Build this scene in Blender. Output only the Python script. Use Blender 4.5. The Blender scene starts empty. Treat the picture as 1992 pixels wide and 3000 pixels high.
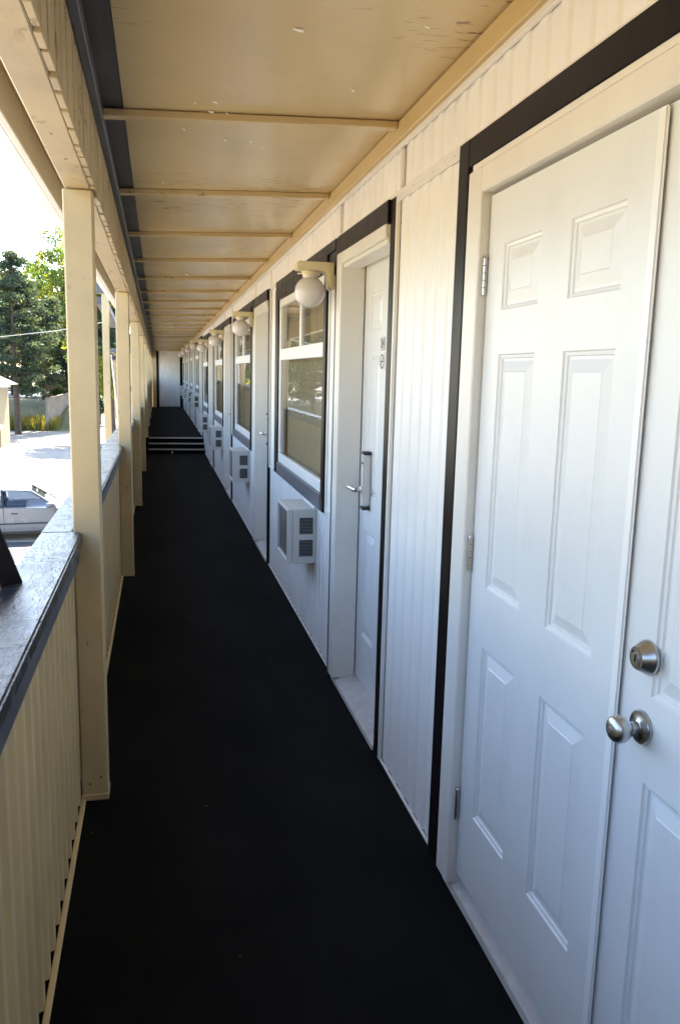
import bpy, bmesh, math, random
from mathutils import Vector, Matrix
random.seed(7)
R = math.radians
scene = bpy.context.scene
col = scene.collection

# ---------------------------------------------------------------- camera
CAM_H = 1.614
YAW, PITCH, ROLL = R(12.868), R(-9.739), R(1.393)
cam_d = bpy.data.cameras.new('camera'); cam = bpy.data.objects.new('camera', cam_d); col.objects.link(cam)
fw = Vector((math.sin(YAW) * math.cos(PITCH), math.cos(YAW) * math.cos(PITCH), math.sin(PITCH)))
rt = Vector((math.cos(YAW), -math.sin(YAW), 0)); up = rt.cross(fw)
r2 = math.cos(ROLL) * rt + math.sin(ROLL) * up; u2 = -math.sin(ROLL) * rt + math.cos(ROLL) * up
cam.matrix_world = Matrix(((r2.x, u2.x, -fw.x, 0), (r2.y, u2.y, -fw.y, 0), (r2.z, u2.z, -fw.z, CAM_H), (0, 0, 0, 1)))
cam_d.sensor_fit = 'VERTICAL'; cam_d.sensor_height = 24.0; cam_d.lens = 24.0 * 2342.7 / 3000.0
cam_d.clip_start = 0.05; cam_d.clip_end = 3000
scene.camera = cam

# ---------------------------------------------------------------- sky, sun, exposure
SUN = Vector((0.24, 0.95, 1.0)).normalized()
sun_el = math.asin(SUN.z); sun_az = math.atan2(SUN.x, SUN.y)
world = bpy.data.worlds.new('World'); scene.world = world; world.use_nodes = True
wn = world.node_tree.nodes; wl = world.node_tree.links; wn.clear()
sky = wn.new('ShaderNodeTexSky'); sky.sky_type = 'NISHITA'; sky.sun_disc = False
sky.sun_elevation = sun_el; sky.sun_rotation = sun_az; sky.dust_density = 1.0; sky.air_density = 1.0
bg = wn.new('ShaderNodeBackground'); bg.inputs['Strength'].default_value = 0.15
wo = wn.new('ShaderNodeOutputWorld'); wl.new(sky.outputs[0], bg.inputs[0]); wl.new(bg.outputs[0], wo.inputs[0])
sd = bpy.data.lights.new('sun', 'SUN'); sd.energy = 5.0; sd.angle = R(0.53); sd.color = (1.0, 0.92, 0.80)
sun = bpy.data.objects.new('sun', sd); col.objects.link(sun); sun.location = (10, 20, 30)
sun.rotation_euler = (-SUN).to_track_quat('-Z', 'Y').to_euler()
scene.view_settings.view_transform = 'Standard'; scene.view_settings.look = 'None'
scene.view_settings.exposure = 2.6; scene.view_settings.gamma = 1.0
scene.render.engine = 'CYCLES'
scene.cycles.max_bounces = 10; scene.cycles.diffuse_bounces = 6; scene.cycles.glossy_bounces = 4
scene.cycles.transparent_max_bounces = 12; scene.cycles.caustics_reflective = False
scene.cycles.use_denoising = True

# ---------------------------------------------------------------- helpers
class MB:
    """collects shapes, then build() links them as ONE mesh object"""
    def __init__(s): s.v = []; s.f = []
    def add(s, vs, fs):
        n = len(s.v); s.v += [tuple(v) for v in vs]; s.f += [tuple(i + n for i in f) for f in fs]; return s
    def box(s, x0, x1, y0, y1, z0, z1):
        return s.hexa([(x0, y0, z0), (x1, y0, z0), (x1, y1, z0), (x0, y1, z0), (x0, y0, z1), (x1, y0, z1), (x1, y1, z1), (x0, y1, z1)])
    def hexa(s, p):
        return s.add(p, [(0, 3, 2, 1), (4, 5, 6, 7), (0, 1, 5, 4), (1, 2, 6, 5), (2, 3, 7, 6), (3, 0, 4, 7)])
    def bar(s, a, b, w, h):
        a = Vector(a); b = Vector(b); d = (b - a).normalized()
        u = d.cross(Vector((0, 0, 1)))
        if u.length < 1e-4: u = Vector((1, 0, 0))
        u.normalize(); v = u.cross(d)
        p = []
        for c in (a, b):
            p += [c - u * w / 2 - v * h / 2, c + u * w / 2 - v * h / 2, c + u * w / 2 + v * h / 2, c - u * w / 2 + v * h / 2]
        return s.hexa(p)
    def tube(s, pts, rads, n=10, caps=True):
        pts = [Vector(p) for p in pts]; vs = []; fs = []
        ref = None
        for i, p in enumerate(pts):
            d = (pts[min(i + 1, len(pts) - 1)] - pts[max(i - 1, 0)]).normalized()
            if ref is None: ref = d.orthogonal().normalized()
            u = (ref - d * ref.dot(d)).normalized(); ref = u; w = d.cross(u)
            for k in range(n):
                a = 2 * math.pi * k / n
                vs.append(p + (u * math.cos(a) + w * math.sin(a)) * rads[i])
        for i in range(len(pts) - 1):
            for k in range(n):
                k2 = (k + 1) % n
                fs.append((i * n + k, i * n + k2, (i + 1) * n + k2, (i + 1) * n + k))
        if caps:
            fs.append(tuple(range(n))[::-1]); fs.append(tuple((len(pts) - 1) * n + k for k in range(n)))
        return s.add(vs, fs)
    def lathe(s, c, axis, prof, n=28):
        """prof: list of (distance along axis, radius)"""
        d = Vector(axis).normalized(); c = Vector(c)
        return s.tube([c + d * t for t, r in prof], [max(r, 1e-4) for t, r in prof], n)
    def build(s, name, mat, parent=None, bevel=0, smooth=False, seg=1):
        me = mesh_of(s, name, bevel, smooth, seg)
        return link(name, me, mat, parent)

def mesh_of(mb, name, bevel=0, smooth=False, seg=1):
    me = bpy.data.meshes.new(name); me.from_pydata(mb.v, [], mb.f)
    bm = bmesh.new(); bm.from_mesh(me)
    bmesh.ops.recalc_face_normals(bm, faces=bm.faces)
    if bevel:
        es = [e for e in bm.edges if len(e.link_faces) == 2 and e.calc_face_angle(0) > 0.5]
        bmesh.ops.bevel(bm, geom=es, offset=bevel, segments=seg, affect='EDGES', clamp_overlap=True)
    if smooth:
        for f in bm.faces: f.smooth = True
        for e in bm.edges:
            if len(e.link_faces) == 2 and e.calc_face_angle(0) > 0.7: e.smooth = False
    bm.to_mesh(me); bm.free(); me.update()
    return me
def link(name, me, mat, parent=None):
    o = bpy.data.objects.new(name, me); col.objects.link(o)
    if mat is not None:
        if not me.materials: me.materials.append(M[mat])
    if parent is not None: o.parent = parent
    return o
def tag(o, label=None, cat=None, group=None, kind=None):
    if label: o['label'] = label
    if cat: o['category'] = cat
    if group: o['group'] = group
    if kind: o['kind'] = kind
    return o
def thing(name, label, cat, loc=(0, 0, 0), group=None):
    o = bpy.data.objects.new(name, None); col.objects.link(o); o.location = loc; o.empty_display_size = .1
    o.matrix_basis = Matrix.Translation(Vector(loc))
    return tag(o, label, cat, group)
def part(mb, name, mat, t, bevel=0, smooth=False, seg=1):
    """world-space shapes as a part of thing t (whose Empty has only a location)"""
    o = mb.build(name, mat, t, bevel, smooth, seg)
    root = Vector((0, 0, 0)); p = t
    while p is not None: root += p.location; p = p.parent
    o.location = -root
    return o
def copy_tree(o, parent=None):
    c = o.copy(); col.objects.link(c); c.parent = parent
    for ch in list(o.children): copy_tree(ch, c)
    return c

# ---------------------------------------------------------------- materials
M = {}
def nodes(name):
    m = bpy.data.materials.new(name); m.use_nodes = True; M[name] = m
    nt = m.node_tree; b = nt.nodes['Principled BSDF']
    return m, nt, b
def tex(nt, kind, scale, stretch=(1, 1, 1), obj=True, **kw):
    tc = nt.nodes.new('ShaderNodeTexCoord'); mp = nt.nodes.new('ShaderNodeMapping')
    mp.inputs['Scale'].default_value = stretch
    nt.links.new(tc.outputs['Object'], mp.inputs['Vector'])
    t = nt.nodes.new(kind); nt.links.new(mp.outputs[0], t.inputs['Vector'])
    if 'Scale' in t.inputs: t.inputs['Scale'].default_value = scale
    for k, v in kw.items(): t.inputs[k].default_value = v
    return t
def ramp(nt, src, stops):
    r = nt.nodes.new('ShaderNodeValToRGB'); e = r.color_ramp.elements
    while len(e) < len(stops): e.new(0.5)
    for i, (p, c) in enumerate(stops):
        e[i].position = p; e[i].color = (c, c, c, 1) if isinstance(c, (int, float)) else (*c, 1)
    nt.links.new(src, r.inputs[0]); return r
def mix(nt, fac, a, b, mode='MIX'):
    n = nt.nodes.new('ShaderNodeMix'); n.data_type = 'RGBA'; n.blend_type = mode
    for sock, val in ((n.inputs[0], fac), (n.inputs[6], a), (n.inputs[7], b)):
        if hasattr(val, 'default_value') or hasattr(val, 'is_linked'): nt.links.new(val, sock)
        else: sock.default_value = val if not isinstance(val, tuple) else (*val, 1)
    return n.outputs[2]
def bump(nt, b, h, strength, dist=0.002):
    n = nt.nodes.new('ShaderNodeBump'); n.inputs['Strength'].default_value = strength; n.inputs['Distance'].default_value = dist
    nt.links.new(h, n.inputs['Height']); nt.links.new(n.outputs[0], b.inputs['Normal'])
def paint(name, c, rough=.5, var=.12, vscale=3, grain=(1, 1, 1), gscale=40, bstr=.25, stain=None, samt=.3, chips=None, ccol=(.2, .15, .1), spec=.5, sstretch=(1, 1, 1), sscale=2.2, rvar=.06, bd=.0015):
    m, nt, b = nodes(name)
    t1 = tex(nt, 'ShaderNodeTexNoise', vscale, (1, 1, 1), Detail=6, Roughness=.6)
    f = ramp(nt, t1.outputs[0], [(.3, 1 - var), (.7, 1 + var * .4)])
    out = mix(nt, 1.0, c, f.outputs[0], 'MULTIPLY')
    g = tex(nt, 'ShaderNodeTexNoise', gscale, grain, Detail=5, Roughness=.65)
    if stain:
        t2 = tex(nt, 'ShaderNodeTexNoise', sscale, sstretch, Detail=8, Roughness=.7)
        f2 = ramp(nt, t2.outputs[0], [(.5, 0.0), (.72, samt)])
        out = mix(nt, f2.outputs[0], out, stain)
    h = g.outputs[0]
    if chips:
        t3 = tex(nt, 'ShaderNodeTexNoise', chips[0], chips[1], Detail=3, Roughness=.5)
        f3 = ramp(nt, t3.outputs[0], [(chips[2], 0.0), (chips[2] + .015, 1.0)])
        t4 = tex(nt, 'ShaderNodeTexNoise', chips[3], (1, 1, 1), Detail=2)
        f4 = ramp(nt, t4.outputs[0], [(.52, 0.0), (.62, 1.0)])
        k = nt.nodes.new('ShaderNodeMath'); k.operation = 'MULTIPLY'
        nt.links.new(f3.outputs[0], k.inputs[0]); nt.links.new(f4.outputs[0], k.inputs[1])
        out = mix(nt, k.outputs[0], out, ccol)
        s = nt.nodes.new('ShaderNodeMath'); s.operation = 'SUBTRACT'
        nt.links.new(h, s.inputs[0]); nt.links.new(k.outputs[0], s.inputs[1]); h = s.outputs[0]
    nt.links.new(out, b.inputs['Base Color'])
    rr = ramp(nt, t1.outputs[0], [(.3, max(.05, rough - rvar)), (.75, min(1, rough + rvar))])
    nt.links.new(rr.outputs[0], b.inputs['Roughness'])
    b.inputs['Specular IOR Level'].default_value = spec
    bump(nt, b, h, bstr, bd)
    return m
def metal(name, c, rough):
    m, nt, b = nodes(name); b.inputs['Base Color'].default_value = (*c, 1); b.inputs['Metallic'].default_value = 1
    t = tex(nt, 'ShaderNodeTexNoise', 220, (1, 1, 8), Detail=3)
    r = ramp(nt, t.outputs[0], [(.3, rough - .02), (.7, rough + .03)]); nt.links.new(r.outputs[0], b.inputs['Roughness'])
def glass(name, tint, ior=1.5):
    m, nt, b = nodes(name); nt.nodes.remove(b); o = nt.nodes['Material Output']
    tr = nt.nodes.new('ShaderNodeBsdfTransparent'); tr.inputs[0].default_value = (*tint, 1)
    gl = nt.nodes.new('ShaderNodeBsdfGlossy'); gl.inputs['Roughness'].default_value = 0.004
    fr = nt.nodes.new('ShaderNodeFresnel'); ge = nt.nodes.new('ShaderNodeNewGeometry'); mr = nt.nodes.new('ShaderNodeMapRange')
    mr.inputs['To Min'].default_value = ior; mr.inputs['To Max'].default_value = 1 / ior      # same reflectance on both faces of a thin pane
    nt.links.new(ge.outputs['Backfacing'], mr.inputs['Value']); nt.links.new(mr.outputs[0], fr.inputs[0])
    w = tex(nt, 'ShaderNodeTexNoise', 1.3, (1, 1, 1), Detail=1)
    bp = nt.nodes.new('ShaderNodeBump'); bp.inputs['Strength'].default_value = .02; bp.inputs['Distance'].default_value = .02
    nt.links.new(w.outputs[0], bp.inputs['Height']); nt.links.new(bp.outputs[0], gl.inputs['Normal'])
    mx = nt.nodes.new('ShaderNodeMixShader')
    nt.links.new(fr.outputs[0], mx.inputs[0]); nt.links.new(tr.outputs[0], mx.inputs[1]); nt.links.new(gl.outputs[0], mx.inputs[2])
    nt.links.new(mx.outputs[0], o.inputs[0])

CREAM = (.58, .47, .28)
paint('cream_post', CREAM, .42, .12, 4, (6, 6, .5), 30, .3, stain=(.35, .27, .16), samt=.25, chips=(30, (1, 1, .5), .66, 3), ccol=(.25, .2, .14))
paint('cream_sheet', (.68, .55, .32), .42, .12, 3, (2, 2, .3), 30, .15, stain=(.33, .27, .18), samt=.35, sstretch=(1, 1, .25))
paint('ceiling_tan', (.56, .43, .235), .23, .10, 1.2, (1, 8, 1), 18, .35, stain=(.48, .32, .13), samt=.25, chips=(24, (.5, 2.4, 1), .625, 1.0), ccol=(.24, .155, .07), spec=.8)
paint('band_tan', (.55, .41, .19), .45, .1, 4, (1, .2, 1), 30, .2)
paint('beam_cream', (.52, .42, .26), .5, .18, 4, (1, .25, 1), 40, .5, stain=(.3, .22, .14), samt=.5, chips=(24, (1, .5, 1), .62, 2.5), ccol=(.2, .13, .08))
paint('white_board', (.84, .83, .81), .36, .05, 3, (3, 3, .3), 24, .08, stain=(.66, .62, .54), samt=.25, sstretch=(1, 1, .3), sscale=3, rvar=.03)
paint('white_trim', (.74, .72, .68), .36, .06, 5, (2, 2, .5), 30, .12, stain=(.55, .5, .42), samt=.3)
paint('white_door', (.71, .72, .72), .33, .02, 1.5, (1, 1, 1), 90, .02, spec=.5, rvar=.015, stain=(.50, .48, .44), samt=.16, sscale=7)
paint('white_vinyl', (.80, .80, .79), .32, .02, 2, (1, 1, 1), 50, .0, rvar=.02)
paint('dark_trim', (.011, .0085, .009), .34, .25, 5, (3, 3, .4), 30, .3, stain=(.02, .018, .018), samt=.4, spec=.14)
paint('slate_trim', (.085, .09, .115), .45, .22, 6, (1, .3, 1), 60, .4, stain=(.16, .16, .18), samt=.5, sscale=6)
paint('slate_rail', (.030, .034, .045),  .22, .4, 9, (3, 1, 3), 20, .6, stain=(.12, .125, .13), samt=.8, sscale=9, chips=(11, (1, 6, 1), .62, 3), ccol=(.006, .006, .008), spec=.6, rvar=.2, bd=.008)
paint('slate_ceiling', (.045, .042, .043), .5, .3, 3, (3, .4, 1), 20, .4, stain=(.16, .15, .14), samt=.5)
paint('lamp_cream', (.72, .64, .42), .4, .1, 8, bstr=.05)
paint('lock_grey', (.60, .58, .56), .35, .1, 8, bstr=.05)
paint('black_plastic', (.02, .02, .025), .4, .1, 8, bstr=.05)
paint('ac_grey', (.58, .58, .55), .4, .08, 5, bstr=.05, stain=(.35, .3, .25), samt=.25)
paint('ac_dark', (.012, .011, .011), .6, .2, 20, bstr=.1)
paint('ac_fin', (.24, .24, .235), .5, .1, 8, bstr=.05)
paint('flake', (.80, .76, .68), .6, .1, 8, bstr=.1)
paint('ac_coil', (.10, .085, .075), .5, .3, 20, (1, 1, 12), 40, .8, stain=(.25, .2, .16), samt=.6, sscale=9)
paint('plate_grey', (.45, .44, .42), .4, .05, 8, bstr=.02)
paint('ink', (.015, .015, .015), .5, .05, 8, bstr=.02)
paint('blind_beige', (.56, .47, .29), .7, .1, 6, bstr=.1)
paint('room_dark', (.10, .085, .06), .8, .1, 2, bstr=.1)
paint('nosing', (.58, .56, .55), .35, .1, 6, (.2, 4, 4), 40, .2)
paint('sill_alu', (.52, .51, .50), .38, .18, 12, (4, .6, 4), 30, .4, stain=(.38, .33, .28), samt=.7, sscale=14)
metal('steel', (.50, .50, .50), .30); metal('zinc', (.62, .61, .58), .32); metal('brass', (.55, .42, .16), .35)
glass('window_glass', (.97, .97, .965), 1.66); glass('car_glass', (.30, .36, .45), 1.5)
# globe: frosted ribbed opal glass
m, nt, b = nodes('opal'); b.inputs['Base Color'].default_value = (.74, .70, .69, 1); b.inputs['Roughness'].default_value = .16
b.inputs['Subsurface Weight'].default_value = .3; b.inputs['Subsurface Radius'].default_value = (.02, .02, .02)
b.inputs['Transmission Weight'].default_value = .15
# carpet
m, nt, b = nodes('carpet')
t1 = tex(nt, 'ShaderNodeTexNoise', 420, Detail=3, Roughness=.8); t2 = tex(nt, 'ShaderNodeTexNoise', 2.2, (1, .5, 1), Detail=6, Roughness=.6)
cA = ramp(nt, t1.outputs[0], [(.3, (.004, .0038, .0038)), (.7, (.0150, .0143, .0140))])
cB = ramp(nt, t2.outputs[0], [(.35, .6), (.7, 1.35)])
out = mix(nt, 1.0, cA.outputs[0], cB.outputs[0], 'MULTIPLY')
t3 = tex(nt, 'ShaderNodeTexVoronoi', 5.5); f3 = ramp(nt, t3.outputs['Distance'], [(.016, 1.0), (.026, 0.0)])
t4 = tex(nt, 'ShaderNodeTexNoise', 1.7, Detail=2); f4 = ramp(nt, t4.outputs[0], [(.45, 0.0), (.5, 1.0)])
k = nt.nodes.new('ShaderNodeMath'); k.operation = 'MULTIPLY'; nt.links.new(f3.outputs[0], k.inputs[0]); nt.links.new(f4.outputs[0], k.inputs[1])
out = mix(nt, k.outputs[0], out, (.22, .20, .19)); nt.links.new(out, b.inputs['Base Color'])
b.inputs['Roughness'].default_value = 1; b.inputs['Specular IOR Level'].default_value = .08
bump(nt, b, t1.outputs[0], .8, .004)
# ground materials
def earth(name, c1, c2, scale, rough=.9, fine=30):
    m, nt, b = nodes(name)
    a = tex(nt, 'ShaderNodeTexNoise', scale, Detail=8, Roughness=.65); f = tex(nt, 'ShaderNodeTexNoise', fine, Detail=4)
    c = ramp(nt, a.outputs[0], [(.32, c1), (.68, c2)]); c2_ = ramp(nt, f.outputs[0], [(.3, .8), (.7, 1.15)])
    nt.links.new(mix(nt, 1.0, c.outputs[0], c2_.outputs[0], 'MULTIPLY'), b.inputs['Base Color'])
    b.inputs['Roughness'].default_value = rough; bump(nt, b, f.outputs[0], .5, .02)
earth('lot', (.27, .24, .20), (.38, .345, .295), .35)
earth('shaded_lot', (.05, .05, .055), (.075, .075, .08), .6)  # dark tone holds the shade on the lot by the car
earth('grass_ground', (.11, .12, .05), (.26, .23, .13), .35)
earth('road_grey', (.20, .205, .22), (.27, .275, .29), .4)
earth('fence_grey', (.19, .17, .15), (.30, .27, .24), 2.0)
earth('bark', (.055, .038, .028), (.12, .085, .06), 3.0)
earth('shingle', (.09, .085, .09), (.14, .13, .135), 2.0)
paint('cabin_cream', (.28, .22, .13), .6, .1, 2, bstr=.1)
paint('tan_siding', (.58, .40, .20), .55, .15, 2, (.2, 1, 1), 20, .2)
paint('white_paint', (.78, .77, .75), .5, .06, 3, bstr=.05)
paint('car_silver', (.24, .24, .25), .25, .03, 3, bstr=0.0, spec=.7)
paint('rubber', (.02, .02, .02), .8, .1, 8, bstr=.2)
paint('car_dark', (.03, .03, .04), .5, .1, 8, bstr=.05)
paint('shrub_red', (.30, .14, .10), .7, .1, 3, bstr=.1)
def foliage(name, c1, c2, tr):
    m, nt, b = nodes(name); o = nt.nodes['Material Output']
    a = tex(nt, 'ShaderNodeTexNoise', .55, Detail=4)
    oi = nt.nodes.new('ShaderNodeNewGeometry')
    c = ramp(nt, a.outputs[0], [(.35, c1), (.65, c2)])
    rv = ramp(nt, oi.outputs['Random Per Island'], [(0, .55), (1, 1.35)])
    cc = mix(nt, 1.0, c.outputs[0], rv.outputs[0], 'MULTIPLY')
    nt.links.new(cc, b.inputs['Base Color']); b.inputs['Roughness'].default_value = .6; b.inputs['Specular IOR Level'].default_value = .25
    tl = nt.nodes.new('ShaderNodeBsdfTranslucent'); nt.links.new(mix(nt, 1.0, cc, tr, 'MULTIPLY'), tl.inputs[0])
    ad = nt.nodes.new('ShaderNodeMixShader'); ad.inputs[0].default_value = .45
    nt.links.new(b.outputs[0], ad.inputs[1]); nt.links.new(tl.outputs[0], ad.inputs[2]); nt.links.new(ad.outputs[0], o.inputs[0])
foliage('pine_needles', (.034, .056, .046), (.070, .096, .066), (2.0, 1.8, .9))
foliage('leaf_green', (.060, .105, .035), (.11, .15, .045), (2.4, 2.3, .7))
foliage('leaf_yellow', (.12, .15, .03), (.21, .20, .035), (2.4, 2.1, .45))
foliage('hedge_dark', (.028, .055, .034), (.048, .082, .048), (1.3, 1.5, .8))
foliage('shrub_pale', (.08, .11, .07), (.15, .18, .12), (1.5, 1.5, 1.0))
foliage('tall_grass', (.14, .16, .05), (.28, .25, .09), (1.8, 1.6, .6))

# ================================================================ STRUCTURE
G = -3.1                      # parking level
WX = 0.90                     # cladding face of the motel wall
UP = 0.27                     # height of the raised far section of the walkway
STEP_Y = 16.05
END_Y = 30.6
OFF = [0, 3.56, 7.05, 10.48, 13.80, 17.15, 20.5, 23.85]
def zc(x, y): return 2.553 - .0065 * y - .05 * (.9 - x) / 1.07       # underside of the ceiling
def slope_box(mb, x0, x1, y0, y1, t0, t1):
    """box that follows the ceiling: from zc-t0 up to zc-t1"""
    return mb.hexa([(x0, y0, zc(x0, y0) - t0), (x1, y0, zc(x1, y0) - t0), (x1, y1, zc(x1, y1) - t0), (x0, y1, zc(x0, y1) - t0),
                    (x0, y0, zc(x0, y0) - t1), (x1, y0, zc(x1, y0) - t1), (x1, y1, zc(x1, y1) - t1), (x0, y1, zc(x0, y1) - t1)])

# ---- ground sheet with a bank on the left
def sm(a, b, x):
    t = max(0, min(1, (x - a) / (b - a))); return t * t * (3 - 2 * t)
def gz(x, y):
    k = 1 - sm(-6.9, -5.6, x)
    bank = 1.9 * sm(63.6, 69.5, y) + 0.75 * sm(69, 90, y)
    far = 1.6 * sm(95, 260, y)
    return G + k * bank + (1 - k) * 1.2 * sm(86, 120, y) + far
xs = [-600, -300, -150, -80, -50, -35, -25, -18, -15, -13, -12, -11, -10, -9.3, -8.7, -8.2, -7.7, -7.2, -6.8, -6.4, -6.0, -5.6, -5, -4, -2, 2, 8, 16, 30, 60, 120, 300, 600]
ys = [-200, -60, -20, 0, 20, 40, 55, 62, 63.5, 64.5, 65.5, 66.5, 67.5, 68.5, 69.5, 71, 73, 76, 80, 85, 90, 95, 105, 120, 150, 200, 260, 400, 900]
mb = MB(); vs = [(x, y, gz(x, y) - .02 + (random.uniform(-.05, .05) if y > 64 else 0)) for y in ys for x in xs]
nx = len(xs)
mb.add(vs, [(j * nx + i, j * nx + i + 1, (j + 1) * nx + i + 1, (j + 1) * nx + i) for j in range(len(ys) - 1) for i in range(nx - 1)])
o = mb.build('ground', 'grass_ground'); tag(o, 'dry grassy ground around the parking lot', 'ground', kind='structure')
mb = MB(); mb.add([(-45, -30, G), (30, -30, G), (30, 84, G), (-5.6, 84, G), (-6.9, 63.4, G), (-45, 63.4, G)], [(0, 1, 2, 3, 4, 5)])
o = mb.build('parking_lot', 'lot'); tag(o, 'pale sunlit parking lot beside the motel', 'parking lot', kind='structure')
mb = MB()
pts = []
for x in range(-60, -5, 5):
    pts += [(x, 75 + .01 * x, gz(x, 75) + .06), (x, 85, gz(x, 85) + .10)]
mb.add(pts, [(2 * i, 2 * i + 2, 2 * i + 3, 2 * i + 1) for i in range(len(pts) // 2 - 1)])
o = mb.build('road', 'road_grey'); tag(o, 'pale grey street beyond the grassy bank', 'road', kind='structure')
o = MB().add([(-8, 19.4, G + .004), (-1.4, 19.4, G + .004), (-1.4, 22.75, G + .004), (-8, 22.75, G + .004)], [(0, 1, 2, 3)]).build('lot_shade_patch', 'shaded_lot')  # dark sheet puts the shade before the car into the ground colour
tag(o, 'lot patch coloured dark for the shade in front of the silver sedan', 'pavement', kind='structure')
for i, (yy, lb) in enumerate(((21.9, 'white strip painted as sunlit ground right beside the silver sedan'), (20.15, 'thin white painted parking line nearest the balcony railing'))):  # first strip stands in for a sunlit sliver, second is a parking line
    o = MB().box(-7.6, -1.6, yy - .05, yy + .05, G + .0045, G + .012).build('sun_or_parking_line', 'white_paint')
    tag(o, lb, 'parking line', 'painted parking lines')

# ---- deck, steps
o = MB().box(-.42, WX + .12, -14, STEP_Y + .6, -.24, 0).build('deck_floor', 'carpet')
tag(o, 'black carpeted walkway floor', 'floor', kind='structure')
o = MB().box(-.42, WX + .12, STEP_Y + .595, END_Y + .3, -.24, UP).build('raised_deck_floor', 'carpet')
tag(o, 'black carpeted floor of the raised far section', 'floor', kind='structure')
st = thing('steps', 'low black carpeted steps with three pale nosings across the walkway', 'steps', (.35, STEP_Y, 0))
for i in range(3):
    y0 = STEP_Y + .29 * i; z1 = UP / 3 * (i + 1)
    if i < 2: part(MB().box(-.298, WX - .002, y0, STEP_Y + .594, z1 - UP / 3 + .001, z1), 'tread', 'carpet', st)
    part(MB().box(-.195, WX - .012, y0 - .012, y0 + .03, z1 - .016, z1 + .005), 'nosing', 'nosing', st, .003)
part(MB().box(.245, .268, STEP_Y - .016, STEP_Y - .002, .005, .06), 'clip', 'nosing', st)

# ---- ceiling
ce = thing('ceiling', 'tan painted plywood walkway ceiling with cross battens', 'ceiling', (.4, 10, 2.5)); ce['kind'] = 'structure'; del ce['category']
BY = [3.02 + 1.2 * k for k in range(-13, 24)]
BY = [y for y in BY if y < END_Y]
edges = [-14] + BY + [END_Y + .1]
for y0, y1 in zip(edges[:-1], edges[1:]):
    m_ = MB(); dz = random.uniform(-.002, .002)
    slope_box(m_, -.10, WX + .05, y0 + .002, y1 - .002, dz, -.02); part(m_, 'ceiling_panel', 'ceiling_tan', ce)
    m_ = MB(); slope_box(m_, -.19, -.102, y0 + .002, y1 - .002, -.004, -.02); part(m_, 'edge_board', 'slate_ceiling', ce)
for y in BY:
    m_ = MB(); slope_box(m_, -.172, WX - .034, y - .022, y + .022, .026, .0005); part(m_, 'batten', 'ceiling_tan', ce, .003)
for (x, y, w_, d_) in ((.36, 2.27, .05, .012), (.30, 2.05, .03, .01), (.18, 2.98, .035, .012), (.19, 2.88, .03, .01), (.24, 2.99, .02, .008), (.13, 2.90, .014, .008), (.36, 3.33, .03, .01), (.26, 3.32, .025, .008), (.10, 3.2, .02, .008), (.42, 3.42, .02, .008), (.7, 2.2, .03, .01), (.03, 4.05, .018, .008), (.5, 3.9, .02, .008), (.62, 2.7, .024, .01), (.48, 1.95, .04, .012), (.56, 2.02, .03, .01), (.25, 7.6, .05, .014)):
    z_ = zc(x, y) - .0004; w_ *= .6; d_ *= .8
    part(MB().add([(x, y, z_ - .001), (x + w_, y + .004, z_ - .002), (x + w_ * .95, y + d_, z_ - .006), (x + w_ * .5, y + d_ * 1.25, z_ - .004), (x + .002, y + d_ * .9, z_ - .0015), (x, y, z_ - .0002), (x + w_, y + .004, z_ - .0002)], [(0, 1, 2, 3, 4), (0, 1, 6, 5)]), 'paint_flake', 'flake', ce)
m_ = MB(); slope_box(m_, WX - .032, WX + .01, -14, END_Y, .068, .002); part(m_, 'wall_band', 'band_tan', ce, .003)

# ---- roof and building mass (hold the light out)
bl = thing('motel_building', 'white and tan two-storey motel block holding the walkway', 'building', (4, 13, G))
part(MB().box(1.62, 9, -15, END_Y + 3, G, 2.75), 'block', 'white_paint', bl)
part(MB().box(.95, 1.62, -15, END_Y + .4, G, -.26), 'lower_wall', 'white_paint', bl)
part(MB().hexa([(-.44, -15, 2.62), (9.3, -15, 3.0), (9.3, END_Y + 3, 3.0), (-.44, END_Y + 3, 2.62), (-.44, -15, 2.70), (9.3, -15, 3.1), (9.3, END_Y + 3, 3.1), (-.44, END_Y + 3, 2.70)]), 'roof', 'shingle', bl)
part(MB().box(-.56, -.42, -14, END_Y + .3, -.245, -.02), 'deck_edge', 'slate_trim', bl)
for yy in (-3, 1.2, 5.4, 9.6, 13.8, 18, 22.2, 26.4, 30):
    part(MB().box(-.41, -.31, yy, yy + .1, G, -.26), 'lower_post', 'cream_post', bl)

cw = thing('light_block_wing', 'unseen cream block added behind the viewer to dim the near end', 'building', (-8, -8, G))  # unseen block added to cut skylight on the near doors
part(MB().box(-13, -4.2, -16, -1.2, G, 2.5), 'wall', 'cream_sheet', cw); part(MB().box(-13.4, -3.8, -16.4, -.8, 2.51, 2.72), 'roof', 'shingle', cw)

rp = thing('light_block_screen', 'unseen dark screen added behind the viewer to darken the near end', 'wall', (.3, -1.6, 0))  # unseen screen added to darken rib sides and the near doors
part(MB().box(-.41, .915, -1.68, -1.6, .001, 2.46), 'panel', 'slate_ceiling', rp)

# ---- header beam over the posts
hb = thing('header_beam', 'cream boarded header beam above the walkway posts', 'beam', (-.25, 13, 2.2))
def zb(y): return 2.205 - .0055 * (y - 2.9)
for y0, y1 in ((-14, 2.93), (2.934, 9.79), (9.794, 16.65), (16.654, 23.5), (23.504, END_Y)):
    part(MB().hexa([(-.295, y0, zb(y0)), (-.212, y0, zb(y0)), (-.212, y1, zb(y1)), (-.295, y1, zb(y1)), (-.295, y0, zb(y0) + .22), (-.212, y0, zb(y0) + .22), (-.212, y1, zb(y1) + .22), (-.295, y1, zb(y1) + .22)]), 'beam', 'beam_cream', hb, .004)
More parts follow.
